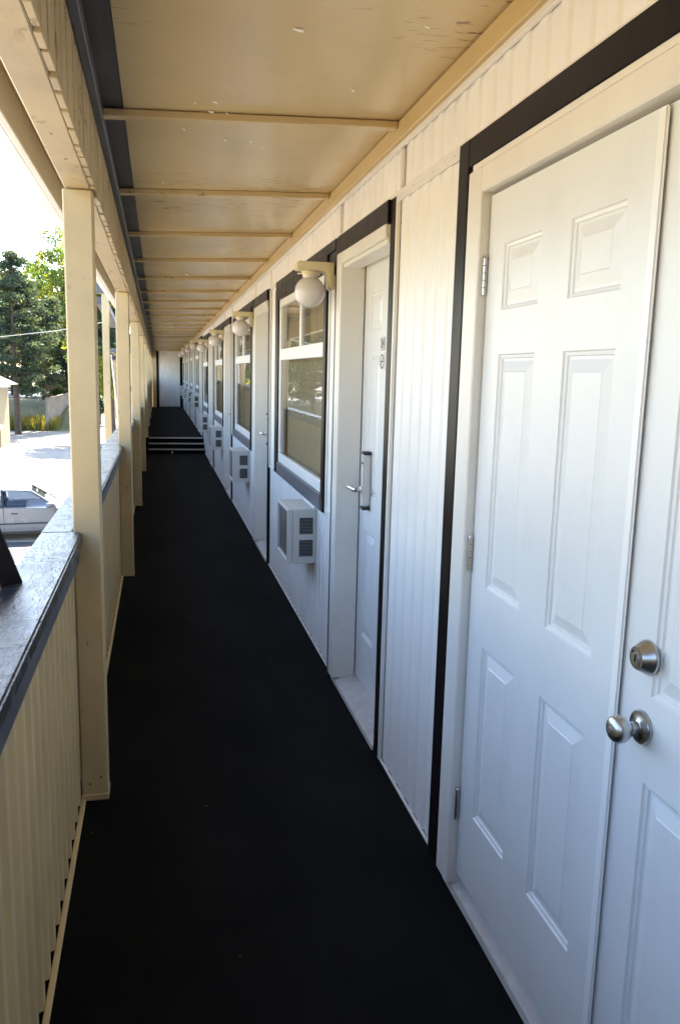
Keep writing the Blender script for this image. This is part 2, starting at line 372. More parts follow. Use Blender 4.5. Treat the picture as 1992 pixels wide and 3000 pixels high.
# inner cladding boards: near ones one by one with an uneven lower edge, far ones joined
y = -.6; far = MB()
while y < END_Y:
    w = random.choice((.10, .125, .15)); lo = zb(y) - random.choice((-.002, 0, .001, .003, .010))
    t = random.uniform(-.001, .001)
    q = MB() if y < 8 else far
    y1 = y + w
    q.hexa([(-.211, y + .010, lo), (-.195 + t, y + .010, lo), (-.195 + t, y1 - .010, lo + .002), (-.211, y1 - .010, lo + .002),
            (-.211, y + .0015, zc(-.2, y) + .01), (-.195 + t, y + .010, zc(-.2, y) + .01), (-.195 + t, y1 - .010, zc(-.2, y) + .01), (-.211, y1 - .0015, zc(-.2, y) + .01)])
    if y < 8: part(q, 'board', 'beam_cream', hb, .0015)
    y = y1
tag(part(far, 'far_boards', 'beam_cream', hb), kind='stuff')
m_ = MB(); slope_box(m_, -.1945, -.168, -14, END_Y, .042, -.006); part(m_, 'corner_trim', 'slate_trim', hb, .003)
# outer eave: soffit, fascia, gutter
ev = thing('roof_eave', 'cream roof eave with fascia and gutter along the open side', 'eave', (-.45, 13, 2.4))
part(MB().box(-.45, -.297, -14, END_Y + .3, 2.505, 2.53), 'soffit', 'beam_cream', ev)
part(MB().box(-.475, -.4505, -14, END_Y + .3, 2.375, 2.60), 'fascia', 'white_trim', ev, .003)
m_ = MB(); prof = [(-.4755, 2.575), (-.4755, 2.45), (-.52, 2.435), (-.57, 2.45), (-.585, 2.50), (-.585, 2.575), (-.575, 2.575), (-.573, 2.505), (-.563, 2.462), (-.52, 2.447), (-.487, 2.458), (-.485, 2.575)]
n = len(prof)
m_.add([(x, -14, z) for x, z in prof] + [(x, END_Y + .3, z) for x, z in prof], [(i, (i + 1) % n, n + (i + 1) % n, n + i) for i in range(n)])
part(m_, 'gutter', 'white_trim', ev)

# ---- posts
PY = [2.93 + 3.43 * k for k in range(9)]
plab = ['nearest cream square post, tall and full height at the left', 'second cream post along the railing, a slim post just left of it', 'third cream post from the front along the railing',
        'fourth cream post from the front, last one before the steps', 'fifth cream post, right beside the steps', 'sixth cream post, first behind the steps',
        'seventh cream post along the raised far section', 'eighth cream post, second from the end wall', 'ninth and farthest cream post beside the end wall']
for k, y in enumerate(PY):
    z0 = (0 if y < STEP_Y + .5 else UP)
    t = thing('walkway_post', plab[k], 'post', (-.25, y + .045, z0), 'posts along the walkway')
    part(MB().box(-.302, -.2055, y, y + .092, z0 + .002, zb(y) - .001), 'shaft', 'cream_post', t, .005)
    part(MB().box(-.3035, -.2035, y - .0025, y + .094, z0 + .0015, z0 + .028), 'base_skirt', 'cream_post', t, .003)
for k in range(3):
    pst = [o for o in bpy.data.objects if o.get('label') == plab[k]][0]
    for zz in (.05, .075): part(MB().lathe((-.27 + (zz - .05) * 1.6, PY[k] - .0002, zz + .02), (0, -1, 0), [(0, .0045), (.002, .004)], 8), 'nail_head', 'bark', pst)
# hook on the second post
t = thing('hook', 'small rusty metal hook screwed into the second post', 'hook', (-.21, PY[1], .72))
part(MB().tube([(-.262, PY[1], .75), (-.262, PY[1] - .03, .75), (-.25, PY[1] - .035, .735), (-.24, PY[1] - .03, .72), (-.245, PY[1] - .02, .705)], [.006] * 5, 6), 'hook', 'brass', t, smooth=True)

# ---- railing bays
blab = ['nearest railing bay at the lower left with wide weathered slate cap', 'railing bay between the first and second posts', 'railing bay between the second and third posts', 'railing bay between the third and fourth posts',
        'railing bay from the fourth post to the steps', 'first railing bay behind the steps', 'second railing bay behind the steps', 'third railing bay behind the steps', 'railing bay touching the end wall']
YB = [-13.9] + PY[:]
YB[-1] = END_Y - .02
def sheet(mb, x, y0, y1, z0, z1, pitch=.11, amp=.026):
    """trapezoid ribs running vertically"""
    n = max(1, round((y1 - y0) / pitch)); p = (y1 - y0) / n; pr = []
    for i in range(n):
        a = y0 + p * i
        pr += [(x, a), (x, a + .44 * p), (x + amp, a + .56 * p), (x + amp, a + .88 * p)]
    pr.append((x, y1)); k = len(pr)
    mb.add([(px, py, z0) for px, py in pr] + [(px, py, z1) for px, py in pr], [(i, i + 1, k + i + 1, k + i) for i in range(k - 1)])
    mb.add([(px - .003, py, z0) for px, py in pr] + [(px - .003, py, z1) for px, py in pr], [(i, i + 1, k + i + 1, k + i) for i in range(k - 1)])
for k in range(9):
    y0, y1 = YB[k] + (.093 if k else 0), YB[k + 1] - .001
    z0 = 0 if k < 4 else UP
    if k == 4: z0 = 0
    if k == 4: zz0 = 0
    z0 = 0 if k <= 4 else UP
    t = thing('railing_bay', blab[k], 'railing', (-.35, (y0 + y1) / 2, z0), 'railing bays along the walkway')
    m_ = MB(); sheet(m_, -.329, y0, y1, z0 + .012, z0 + .965); part(m_, 'ribbed_sheet', 'cream_sheet', t)
    # back sheet seen from the lot
    m_ = MB(); sheet(m_, -.41, YB[k], YB[k + 1] - .001, z0 - .2, z0 + .94); part(m_, 'outer_sheet', 'cream_sheet', t)
    # cap: weathered plank, notched round the post at its far end
    c = MB(); pl = [(-.412, YB[k]), (-.3035, YB[k]), (-.3035, y0 + .001), (-.270, y0 + .001), (-.270, y1 - .002), (-.3035, y1 - .002), (-.3035, YB[k + 1] - .003), (-.412, YB[k + 1] - .003)]
    if not k: pl = [(-.412, y0), (-.270, y0)] + pl[4:]
    n = len(pl)
    c.add([(x, yy, z0 + .998) for x, yy in pl] + [(x, yy, z0 + 1.040) for x, yy in pl], [tuple(range(n))[::-1], tuple(range(n, 2 * n))] + [(i, (i + 1) % n, n + (i + 1) % n, n + i) for i in range(n)])
    part(c, 'cap', 'slate_rail', t, .006, seg=2)
    part(MB().box(-.322, -.2835, y0 + .001, y1 - .002, z0 + .925, z0 + .9975), 'apron', 'slate_trim', t, .003)
    # base angle with small uneven seat
    part(MB().box(-.303, -.286, y0 + .002, y1 - .002, z0 + .0015, z0 + .012), 'base_strip', 'cream_sheet', t, .002)
# slanted dark board at the outer side of the nearest bay
o = MB().bar((-.407, 2.25, 1.03), (-.607, 2.135, 1.71), .09, .06)
o = o.build('slanted_board', 'dark_trim', bevel=.004); tag(o, 'dark slate board slanting up from the outer edge of the nearest railing', 'board')

# ================================================================ WALL
w = thing('motel_wall', 'white vertical board wall of the motel along the walkway', 'wall', (WX, 13, 0))
def board(y0, y1, z0, z1a, z1b=None, x=WX):
    """one vertical tongue board: soft hollow in the middle, recessed joints"""
    z1b = z1a if z1b is None else z1b
    wd = y1 - y0
    pr = [(0, .009), (.03, .006), (.10, .0008), (.16, 0), (.44, 0), (.50, .001), (.60, .0055), (.66, .006), (.90, .006), (.97, .0065), (1, .009)]
    vs = []; n = len(pr)
    for u, d in pr: vs.append((x + d, y0 + wd * u, z0))
    for u, d in pr: vs.append((x + d, y0 + wd * u, z1a + (z1b - z1a) * u))
    vs += [(x + .018, y0, z0), (x + .018, y1, z0), (x + .018, y1, z1b), (x + .018, y0, z1a)]
    m_ = MB()
    m_.add(vs, [(i, i + 1, n + i + 1, n + i) for i in range(n - 1)] + [(0, n, 2 * n + 3, 2 * n), (n - 1, 2 * n + 1, 2 * n + 2, 2 * n - 1), tuple(range(n, 2 * n)) + (2 * n + 2, 2 * n + 3), tuple(range(n))[::-1] + (2 * n, 2 * n + 1)])
    return m_
farb = MB()
def boards(y0, y1, z0, z1, pitch=.103, fascia=False):
    n = max(1, round((y1 - y0) / pitch)); p = (y1 - y0) / n
    for i in range(n):
        a, b_ = y0 + p * i, y0 + p * (i + 1)
        za, zb_ = (zc(WX, a) - .06, zc(WX, b_) - .06) if fascia else (z1, z1)
        q = board(a, b_, z0, za, zb_)
        if a < 6.6: part(q, 'board', 'white_board', w)
        else: farb.add(q.v, q.f)
def strip(x0, x1, y0, y1, z0, z1, mat='white_trim', name='trim_strip', bv=.002): return part(MB().box(x0, x1, y0, y1, z0, z1), name, mat, w, bv)
# backing so nothing shows through
part(MB().box(.919, 1.6, -14, -1.0, 0, 2.5), 'rear_cladding', 'white_paint', w)
HEAD = 2.29
# fascia boards over everything on the lower section
boards(-.6, STEP_Y + .8, HEAD, None, .103, True)
m_ = MB(); slope_box(m_, WX - .014, WX - .0004, -14, END_Y, .086, .066); part(m_, 'top_strip', 'white_trim', w, .002)
for y in (3.02, 4.06): strip(WX - .010, WX + .004, y - .011, y + .011, HEAD + .012, zc(WX, y) - .088)
for o_ in OFF[1:4]:
    for y in (3.02, 4.06): strip(WX - .010, WX + .004, y + o_ - .011, y + o_ + .011, HEAD + .012, zc(WX, y + o_) - .088)
strip(WX - .009, WX + .004, 2.37, STEP_Y + .8, HEAD - .003, HEAD + .012, name='fascia_lower_strip')
strip(WX - .009, WX + .004, -1.0, 2.3695, HEAD - .003, HEAD + .012, name='fascia_lower_strip')
# ribbed panel between double doors and door 24
boards(2.385, 3.050, .012, 2.272)
strip(WX - .010, WX + .006, 2.372, 2.386, .005, 2.2865); strip(WX - .010, WX + .006, 3.0505, 3.069, .005, 2.2865)
strip(WX - .010, WX - .0004, 2.3865, 3.050, 2.262, 2.2865); strip(WX - .006, WX + .004, 2.3865, 3.050, .001, .012)

def dark(mb_y0, y1, z0, z1, par, x0=.876, x1=.905): return part(MB().box(x0, x1, mb_y0, y1, z0, z1), 'trim_board', 'dark_trim', par, .003)

for y in [2.45 + .2 * i for i in range(4)]:
    part(MB().lathe((WX - .0100, y, 2.279), (-1, 0, 0), [(0, .0035), (.0012, .003)], 8), 'nail_head', 'zinc', w)
for z in (.25, .8, 1.35, 1.9):
    for y in (2.379, 3.0598): part(MB().lathe((WX - .0100, y, z), (-1, 0, 0), [(0, .003), (.001, .0025)], 8), 'nail_head', 'zinc', w)

# ---------------------------------------------------------------- six-panel doors
def six_panel(t, xf, y0, y1, z0, z1, thick=.044, mat='white_door'):
    wd, ht = y1 - y0, z1 - z0
    cy = [(.132, .408), (.592, .868)]            # stiles, fractions of the width
    cz = [(.1197, .3828), (.468, .790), (.8468, .9315)]
    ysn = sorted({0, 1, *[a for c in cy for a in c]}); zsn = sorted({0, 1, *[a for c in cz for a in c]})
    m_ = MB(); vid = {}
    for j, v in enumerate(zsn):
        for i, u in enumerate(ysn): vid[i, j] = len(m_.v); m_.v.append((xf, y0 + wd * u, z0 + ht * v))
    for j in range(len(zsn) - 1):
        for i in range(len(ysn) - 1):
            if (ysn[i], ysn[i + 1]) in cy and (zsn[j], zsn[j + 1]) in cz: continue
            m_.f.append((vid[i, j], vid[i + 1, j], vid[i + 1, j + 1], vid[i, j + 1]))
    nn = len(m_.v); a, b_, c, d = vid[0, 0], vid[len(ysn) - 1, 0], vid[len(ysn) - 1, len(zsn) - 1], vid[0, len(zsn) - 1]
    m_.v += [(xf + thick, y0, z0), (xf + thick, y1, z0), (xf + thick, y1, z1), (xf + thick, y0, z1)]
    m_.f += [(nn, nn + 1, nn + 2, nn + 3), (a, d, nn + 3, nn), (b_, nn + 1, nn + 2, c),
             tuple(vid[i, 0] for i in range(len(ysn))) + (nn + 1, nn), tuple(vid[i, len(zsn) - 1] for i in range(len(ysn)))[::-1] + (nn + 3, nn + 2)][0:5]
    leaf = part(m_, 'leaf', mat, t)
    prof = [(0, 0), (.003, .0045), (.010, .006), (.0125, .010), (.019, .010), (.046, .0025), (.048, .0012)]
    for (u0, u1) in cy:
        for (v0, v1) in cz:
            q = MB(); Y0, Y1, Z0, Z1 = y0 + wd * u0, y0 + wd * u1, z0 + ht * v0, z0 + ht * v1
            for (ins, dp) in prof:
                q.v += [(xf + dp, Y0 + ins, Z0 + ins), (xf + dp, Y1 - ins, Z0 + ins), (xf + dp, Y1 - ins, Z1 - ins), (xf + dp, Y0 + ins, Z1 - ins)]
            for r_ in range(len(prof) - 1):
                for e in range(4):
                    e2 = (e + 1) % 4
                    q.f.append((r_ * 4 + e, r_ * 4 + e2, r_ * 4 + 4 + e2, r_ * 4 + 4 + e))
            k_ = (len(prof) - 1) * 4; q.f.append((k_, k_ + 1, k_ + 2, k_ + 3))
            part(q, 'door_panel', mat, leaf)
    return leaf
def hinge(t, x, y, z):
    q = part(MB().box(x + .006, x + .0095, y - .002, y + .020, z - .05, z + .05), 'hinge', 'zinc', t)
    for i in range(5):
        part(MB().tube([(x, y, z - .05 + .02 * i + .0008), (x, y, z - .05 + .02 * (i + 1) - .0008)], [.0068, .0068], 12), 'knuckle', 'zinc', q, smooth=True)
    part(MB().tube([(x, y, z + .05), (x, y, z + .056)], [.0085, .006], 12), 'pin', 'zinc', q, smooth=True)

# double doors of the store room
SX = .898
fr = thing('door_frame', 'white casing, metal sill and black surround of the near double doors', 'door frame', (WX, 1.37, 0))
part(MB().box(.868, .945, 2.166, 2.262, .03, 2.185), 'side_casing', 'white_trim', fr, .004)
part(MB().box(.872, .945, .50, .58, .03, 2.185), 'side_casing', 'white_trim', fr, .004)
part(MB().box(.8685, .945, .5805, 2.1655, 2.116, 2.185), 'head_casing', 'white_trim', fr, .004)
part(MB().box(.8775, .91, .5, 2.258, 2.1855, 2.206), 'drip_strip', 'white_trim', fr, .002)
dark(2.290, 2.370, .012, 2.2865, fr); dark(.45, 2.2895, 2.2065, 2.2860, fr)
part(MB().box(.882, .91, 2.2625, 2.2895, .012, 2.206), 'gap_board', 'dark_trim', fr)
part(MB().hexa([(.882, .5, .002), (.96, .5, .002), (.96, 2.238, .002), (.882, 2.238, .002), (.886, .5, .026), (.96, .5, .055), (.96, 2.238, .055), (.886, 2.238, .026)]), 'sill', 'sill_alu', fr, .002)
dl = thing('door', 'white six-panel double door leaf with three hinges, left of the round knob', 'door', (SX, 1.77, .06), 'double door leaves')
six_panel(dl, SX, 1.378, 2.160, .074, 2.106)
for z in (1.892, 1.102, .304): hinge(dl, SX - .008, 2.1625, z)
part(MB().box(SX - .009, SX - .0005, 1.360, 1.388, .074, 2.103), 'astragal', 'white_vinyl', dl, .004, seg=2)
dr = thing('door', 'white six-panel double door leaf carrying the round knob and deadbolt at right edge', 'door', (SX, .98, .06), 'double door leaves')
six_panel(dr, SX + .004, .585, 1.372, .074, 2.106)
kx, ky = SX + .003, 1.285
kn = part(MB().lathe((kx, ky, .958), (-1, 0, 0), [(0, .0335), (.004, .0335), (.008, .031), (.0095, .014), (.012, .0115), (.026, .0115), (.030, .015), (.036, .0225), (.044, .0265), (.052, .0275), (.060, .0255), (.066, .020), (.069, .012), (.070, .001)], 32), 'door_knob', 'steel', dr, smooth=True)
part(MB().lathe((kx - .0701, ky, .958), (-1, 0, 0), [(0, .006), (.002, .006)], 16), 'key_button', 'zinc', kn)
db = part(MB().lathe((kx, ky, 1.099), (-1, 0, 0), [(0, .034), (.004, .034), (.006, .0325), (.024, .0235), (.027, .0215), (.0275, .0145), (.0255, .014), (.0255, .001)], 32), 'deadbolt', 'steel', dr, smooth=True)
part(MB().lathe((kx - .0256, ky, 1.099), (-1, 0, 0), [(0, .0105), (.003, .0105)], 20), 'cylinder_plug', 'zinc', db)
part(MB().box(kx - .0305, kx - .0285, ky - .0012, ky + .0012, 1.092, 1.106), 'keyhole', 'ink', db)
part(MB().box(SX - .006, SX + .012, 1.3735, 1.3775, .99, 1.03), 'latch_plate', 'dark_trim', dr)
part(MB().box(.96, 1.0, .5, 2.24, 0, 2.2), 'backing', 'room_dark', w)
boards(-1.0, .43, .012, 2.272)

# ---------------------------------------------------------------- motel rooms
def text_obj(t, body, size, loc, parent, mat='ink'):
    cu = bpy.data.curves.new('digits', 'FONT'); cu.body = body; cu.size = size; cu.extrude = .0004; cu.align_x = 'CENTER'; cu.align_y = 'CENTER'
    tmp = bpy.data.objects.new('tmp', cu); col.objects.link(tmp)
    dg = bpy.context.evaluated_depsgraph_get(); me = bpy.data.meshes.new_from_object(tmp.evaluated_get(dg)); me.name = 'digits'
    bpy.data.objects.remove(tmp)
    me.transform(Matrix.Translation(Vector(loc)) @ Matrix(((0, 0, -1, 0), (-1, 0, 0, 0), (0, 1, 0, 0), (0, 0, 0, 1))))
    o = link('digits', me, mat, parent); root = Vector((0, 0, 0)); p = parent
    while p is not None: root += p.location; p = p.parent
    o.location = Vector((0, 0, 0))
    return o
def inv_root(o):
    pass
dlab = ['white room door with small number plate 24 and electronic lever lock', 'second recessed room door, between the first and second windows', 'third recessed room door, between the second and third windows', 'fourth recessed room door, last before the steps',
        'first room door behind the steps', 'second room door behind the steps', 'third room door behind the steps', 'room door closest to the end wall']
wlab = ['large nearest motel window reflecting trees and railing', 'second motel window from the front', 'third motel window from the front', 'fourth motel window, beside the steps',
        'first window behind the steps', 'second window behind the steps', 'third window behind the steps', 'window closest to the end wall']
alab = ['nearest grey air conditioner box below the first window', 'second wall air conditioner box from the front', 'third wall air conditioner box from the front', 'fourth air conditioner box, just before the steps',
        'first air conditioner box behind the steps', 'second air conditioner box behind the steps', 'third air conditioner box behind the steps', 'air conditioner box closest to the end wall']
llab = ['nearest globe wall lamp on cream bracket beside door 24', 'second globe wall lamp from the front', 'third globe wall lamp from the front', 'fourth globe wall lamp, near the steps',
        'first globe lamp behind the steps', 'second globe lamp behind the steps', 'third globe lamp behind the steps', 'globe lamp closest to the end wall']
for u, o_ in enumerate(OFF):
    z = 0 if u < 4 else UP
    hd = HEAD if u < 4 else 2.335          # top of the dark head trim
    near = u < 1
    dt = hd - .09                          # top of the casing
    # --- door frame
    f_ = thing('door_frame', dlab[u].replace('room door', 'casing of the room door').replace('white recessed', 'recessed') if u else 'white casing and dark surround of door 24', 'door frame', (WX, 3.57 + o_, z), 'room door frames')
    if u: f_['label'] = 'white deep casing around the ' + dlab[u]
    part(MB().box(.872, .996, 3.925 + o_, 4.022 + o_, z + .03, dt), 'side_casing', 'white_trim', f_, .004)
    part(MB().box(.892, .996, 3.132 + o_, 3.146 + o_, z + .002, dt), 'side_casing', 'white_trim', f_, .004)
    part(MB().box(.8725, .996, 3.1465 + o_, 3.9245 + o_, dt - .055, dt - .0005), 'head_casing', 'white_trim', f_, .004)
    part(MB().box(.8845, .8725 + .10, 3.1465 + o_, 3.924 + o_, dt - .075, dt - .0555), 'head_stop', 'white_trim', f_, .002)
    dark(3.070 + o_, 3.1315 + o_, z + .004, hd - .0035, f_, .888); dark(4.0225 + o_, 4.088 + o_, z + .004, hd - .0035, f_, .880)
    dark(3.132 + o_, 4.022 + o_, dt + .0005, hd - .0040, f_)
    part(MB().hexa([(.884, 3.147 + o_, z + .002), (1.0, 3.147 + o_, z + .002), (1.0, 4.0 + o_, z + .002), (.884, 4.0 + o_, z + .002), (.888, 3.147 + o_, z + .022), (1.0, 3.147 + o_, z + .052), (1.0, 4.0 + o_, z + .052), (.888, 4.0 + o_, z + .022)]), 'sill', 'sill_alu', f_, .002)
    # --- door
    d_ = thing('door', dlab[u], 'door', (1.0, 3.565 + o_, z + .05), 'motel room doors')
    six_panel(d_, .998, 3.148 + o_, 3.923 + o_, z + .053, dt - .058)
    lk = part(MB().box(.960, .9975, 3.712 + o_, 3.758 + o_, z + .985, z + 1.235), 'card_lock', 'lock_grey', d_, .008, seg=2)
    part(MB().box(.957, .9976, 3.710 + o_, 3.760 + o_, z + 1.2355, z + 1.252), 'lock_cap', 'black_plastic', lk, .005)
    part(MB().box(.957, .9976, 3.710 + o_, 3.760 + o_, z + .966, z + .9845), 'lock_cap', 'black_plastic', lk, .005)
    part(MB().lathe((.961, 3.735 + o_, z + 1.065), (-1, 0, 0), [(0, .017), (.012, .017), (.014, .013), (.03, .012)], 16), 'spindle', 'zinc', lk, smooth=True)
    part(MB().tube([(.93, 3.735 + o_, z + 1.065), (.922, 3.745 + o_, z + 1.066), (.918, 3.78 + o_, z + 1.067), (.918, 3.85 + o_, z + 1.064)], [.012, .0125, .012, .011], 10), 'lever', 'zinc', lk, smooth=True)
    part(MB().box(.9575, .9601, 3.722 + o_, 3.748 + o_, z + 1.19, z + 1.20), 'card_slot', 'black_plastic', lk)
    if u == 0:
        pl = part(MB().box(.9945, .9975, 3.537, 3.603, 1.727, 1.787), 'number_plate', 'plate_grey', d_, .001)
        text_obj(d_, '24', .055, (.9941, 3.570, 1.757), pl)
        sg = part(MB().box(.9945, .9975, 3.533, 3.607, 1.640, 1.716), 'sign_plate', 'white_trim', d_, .001)
        ring = MB(); n = 32
        for i in range(n):
            a, b2 = 2 * math.pi * i / n, 2 * math.pi * (i + 1) / n
            ring.hexa([(.9938, 3.570 + r_ * math.cos(q), 1.678 + r_ * math.sin(q)) for q in (a, b2) for r_ in (.026, .033)][0:2] + [(.9938, 3.570 + r_ * math.cos(b2), 1.678 + r_ * math.sin(b2)) for r_ in (.033, .026)] +
                      [(.9944, 3.570 + r_ * math.cos(a), 1.678 + r_ * math.sin(a)) for r_ in (.026, .033)] + [(.9944, 3.570 + r_ * math.cos(b2), 1.678 + r_ * math.sin(b2)) for r_ in (.033, .026)])
        ring.bar((.9941, 3.570 - .02, 1.678 + .02), (.9941, 3.570 + .02, 1.678 - .02), .0006, .006)
        ring.box(.9938, .9944, 3.553, 3.587, 1.675, 1.681)
        part(ring, 'symbol', 'ink', sg)
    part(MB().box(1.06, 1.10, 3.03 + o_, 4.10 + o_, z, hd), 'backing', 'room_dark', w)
    # --- window
    y0, y1 = 4.275 + o_, 6.185 + o_
    wz0, wz1 = z + .858, hd - .058
    wi = thing('window', wlab[u], 'window', (WX, (y0 + y1) / 2, wz0), 'motel windows')
    dark(y0, y0 + .068, wz0, wz1, wi, .874); dark(y1 - .150, y1, wz0, wz1, wi, .874)
    part(MB().box(.872, .905, y0 + .0685, y1 - .1505, wz0 + .001, wz0 + .092), 'sill_board', 'slate_trim', wi, .003)
    dark(4.0885 + o_, y1 + .001, wz1 + .0005, hd - .0035, wi, .877)
    a0, a1, b0, b1 = y0 + .0685, y1 - .1505, wz0 + .0925, wz1 - .085
    dark(y0 + .0685, y1 - .1505, b1 + .0005, wz1, wi, .875)
    ft = .07
    part(MB().box(.884, .93, a0, a1, b0, b0 + ft), 'frame_rail', 'white_vinyl', wi, .004)
    part(MB().box(.884, .93, a0, a1, b1 - .055, b1), 'frame_rail', 'white_vinyl', wi, .004)
    part(MB().box(.8845, .93, a0, a0 + .035, b0 + ft + .0003, b1 - .0553), 'frame_stile', 'white_vinyl', wi, .004)
    part(MB().box(.8845, .93, a1 - .062, a1, b0 + ft + .0003, b1 - .0553), 'frame_stile', 'white_vinyl', wi, .004)
    mz = z + 1.708 if u < 4 else z + 1.62
    part(MB().box(.8848, .928, a0 + .0353, a1 - .0623, mz, mz + .082), 'meeting_rail', 'white_vinyl', wi, .004)
    my = 5.15 + o_
    part(MB().box(.888, .925, my - .03, my + .03, mz + .0823, b1 - .0553), 'mullion', 'white_vinyl', wi, .003)
    part(MB().box(.8965, .9005, a0 + .0355, a1 - .0625, b0 + ft + .0005, mz - .0003), 'pane', 'window_glass', wi)
    part(MB().box(.8965, .9005, a0 + .0355, my - .0302, mz + .0825, b1 - .0556), 'pane', 'window_glass', wi)
    part(MB().box(.907, .911, my + .0302, a1 - .0625, mz + .0825, b1 - .0556), 'pane', 'window_glass', wi)
    # --- vertical blind behind it
    vb = thing('vertical_blind', 'beige vertical blind hanging behind the ' + wlab[u].replace('large nearest motel window reflecting trees and railing', 'nearest window'), 'blind', (1.03, (a0 + a1) / 2, wz0), 'vertical blinds')
    ns = 19; pw = (a1 - a0) / ns; blm = MB()
    for i in range(ns):
        yy = a0 + pw * (i + .5)
        if near:
            an = R(-20) + random.uniform(-.1, .1); dx, dy = .040 * math.sin(an), .040 * math.cos(an)
            part(MB().hexa([(.952 - dx, yy - dy, b0 + .02), (.954 - dx, yy - dy, b0 + .02), (.954 + dx, yy + dy, b0 + .02), (.952 + dx, yy + dy, b0 + .02), (.952 - dx, yy - dy, b1), (.954 - dx, yy - dy, b1), (.954 + dx, yy + dy, b1), (.952 + dx, yy + dy, b1)]), 'slat', 'blind_beige', vb)
        else:
            dx, dy = -.017, .045
            blm.hexa([(.952 - dx, yy - dy, b0 + .02), (.954 - dx, yy - dy, b0 + .02), (.954 + dx, yy + dy, b0 + .02), (.952 + dx, yy + dy, b0 + .02), (.952 - dx, yy - dy, b1), (.954 - dx, yy - dy, b1), (.954 + dx, yy + dy, b1), (.952 + dx, yy + dy, b1)])
    if not near: part(blm, 'slats', 'blind_beige', vb)
    part(MB().box(.934, .97, a0, a1, b1 + .001, b1 + .03), 'head_track', 'white_vinyl', vb)
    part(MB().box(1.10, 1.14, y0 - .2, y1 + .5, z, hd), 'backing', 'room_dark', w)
    # --- cladding of this unit
    nd = 3.07 + (OFF[u + 1] if u < 7 else OFF[7] + 3.35)        # near edge of the next door surround
    nd = min(nd, END_Y - .02)
    boards(4.100 + o_, nd - .002, z + .012, z + .838)
    strip(WX - .007, WX + .004, 4.0895 + o_, nd - .001, z + .8385, z + .8565, name='ledge_strip')
    strip(WX - .005, WX + .004, 4.0895 + o_, nd - .001, z + .001, z + .012, name='base_strip')
    boards(y1 + .010, nd - .012, z + .858, hd - .018)
    strip(WX - .009, WX + .004, y1 + .0005, y1 + .0095, z + .858, hd - .0182); strip(WX - .009, WX + .004, nd - .0115, nd - .001, z + .858, hd - .0182)
    strip(WX - .007, WX + .004, y1 + .010, nd - .012, hd - .0178, hd - .0035)
    # narrow white panel between door and window
    strip(WX - .004, WX + .006, 4.0892 + o_, 4.2745 + o_, z + .858, wz1 - .115, 'white_board', 'narrow_panel')
    dark(4.0892 + o_, 4.2745 + o_, wz1 - .1145, wz1 - .0005, wi, .884)
    strip(WX - .014, WX - .0045, 4.095 + o_, 4.115 + o_, z + .862, wz1 - .12); strip(WX - .014, WX - .0045, 4.25 + o_, 4.27 + o_, z + .862, wz1 - .12)
    strip(WX - .0135, WX - .0045, 4.1155 + o_, 4.2495 + o_, z + .862, z + .885)
    if u == 4:   # raised part: fascia is only a narrow strip there
        strip(WX - .006, WX + .015, STEP_Y + .8, END_Y, hd - .003, 2.40, name='fascia_board')
    # side of backing at window recess
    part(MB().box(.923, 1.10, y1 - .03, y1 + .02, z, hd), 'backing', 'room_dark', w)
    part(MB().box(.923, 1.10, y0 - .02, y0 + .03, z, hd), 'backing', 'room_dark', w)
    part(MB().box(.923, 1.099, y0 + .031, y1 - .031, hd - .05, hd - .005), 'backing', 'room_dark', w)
    part(MB().box(.9235, 1.099, y0 + .031, y1 - .031, z, z + .9), 'backing', 'room_dark', w)

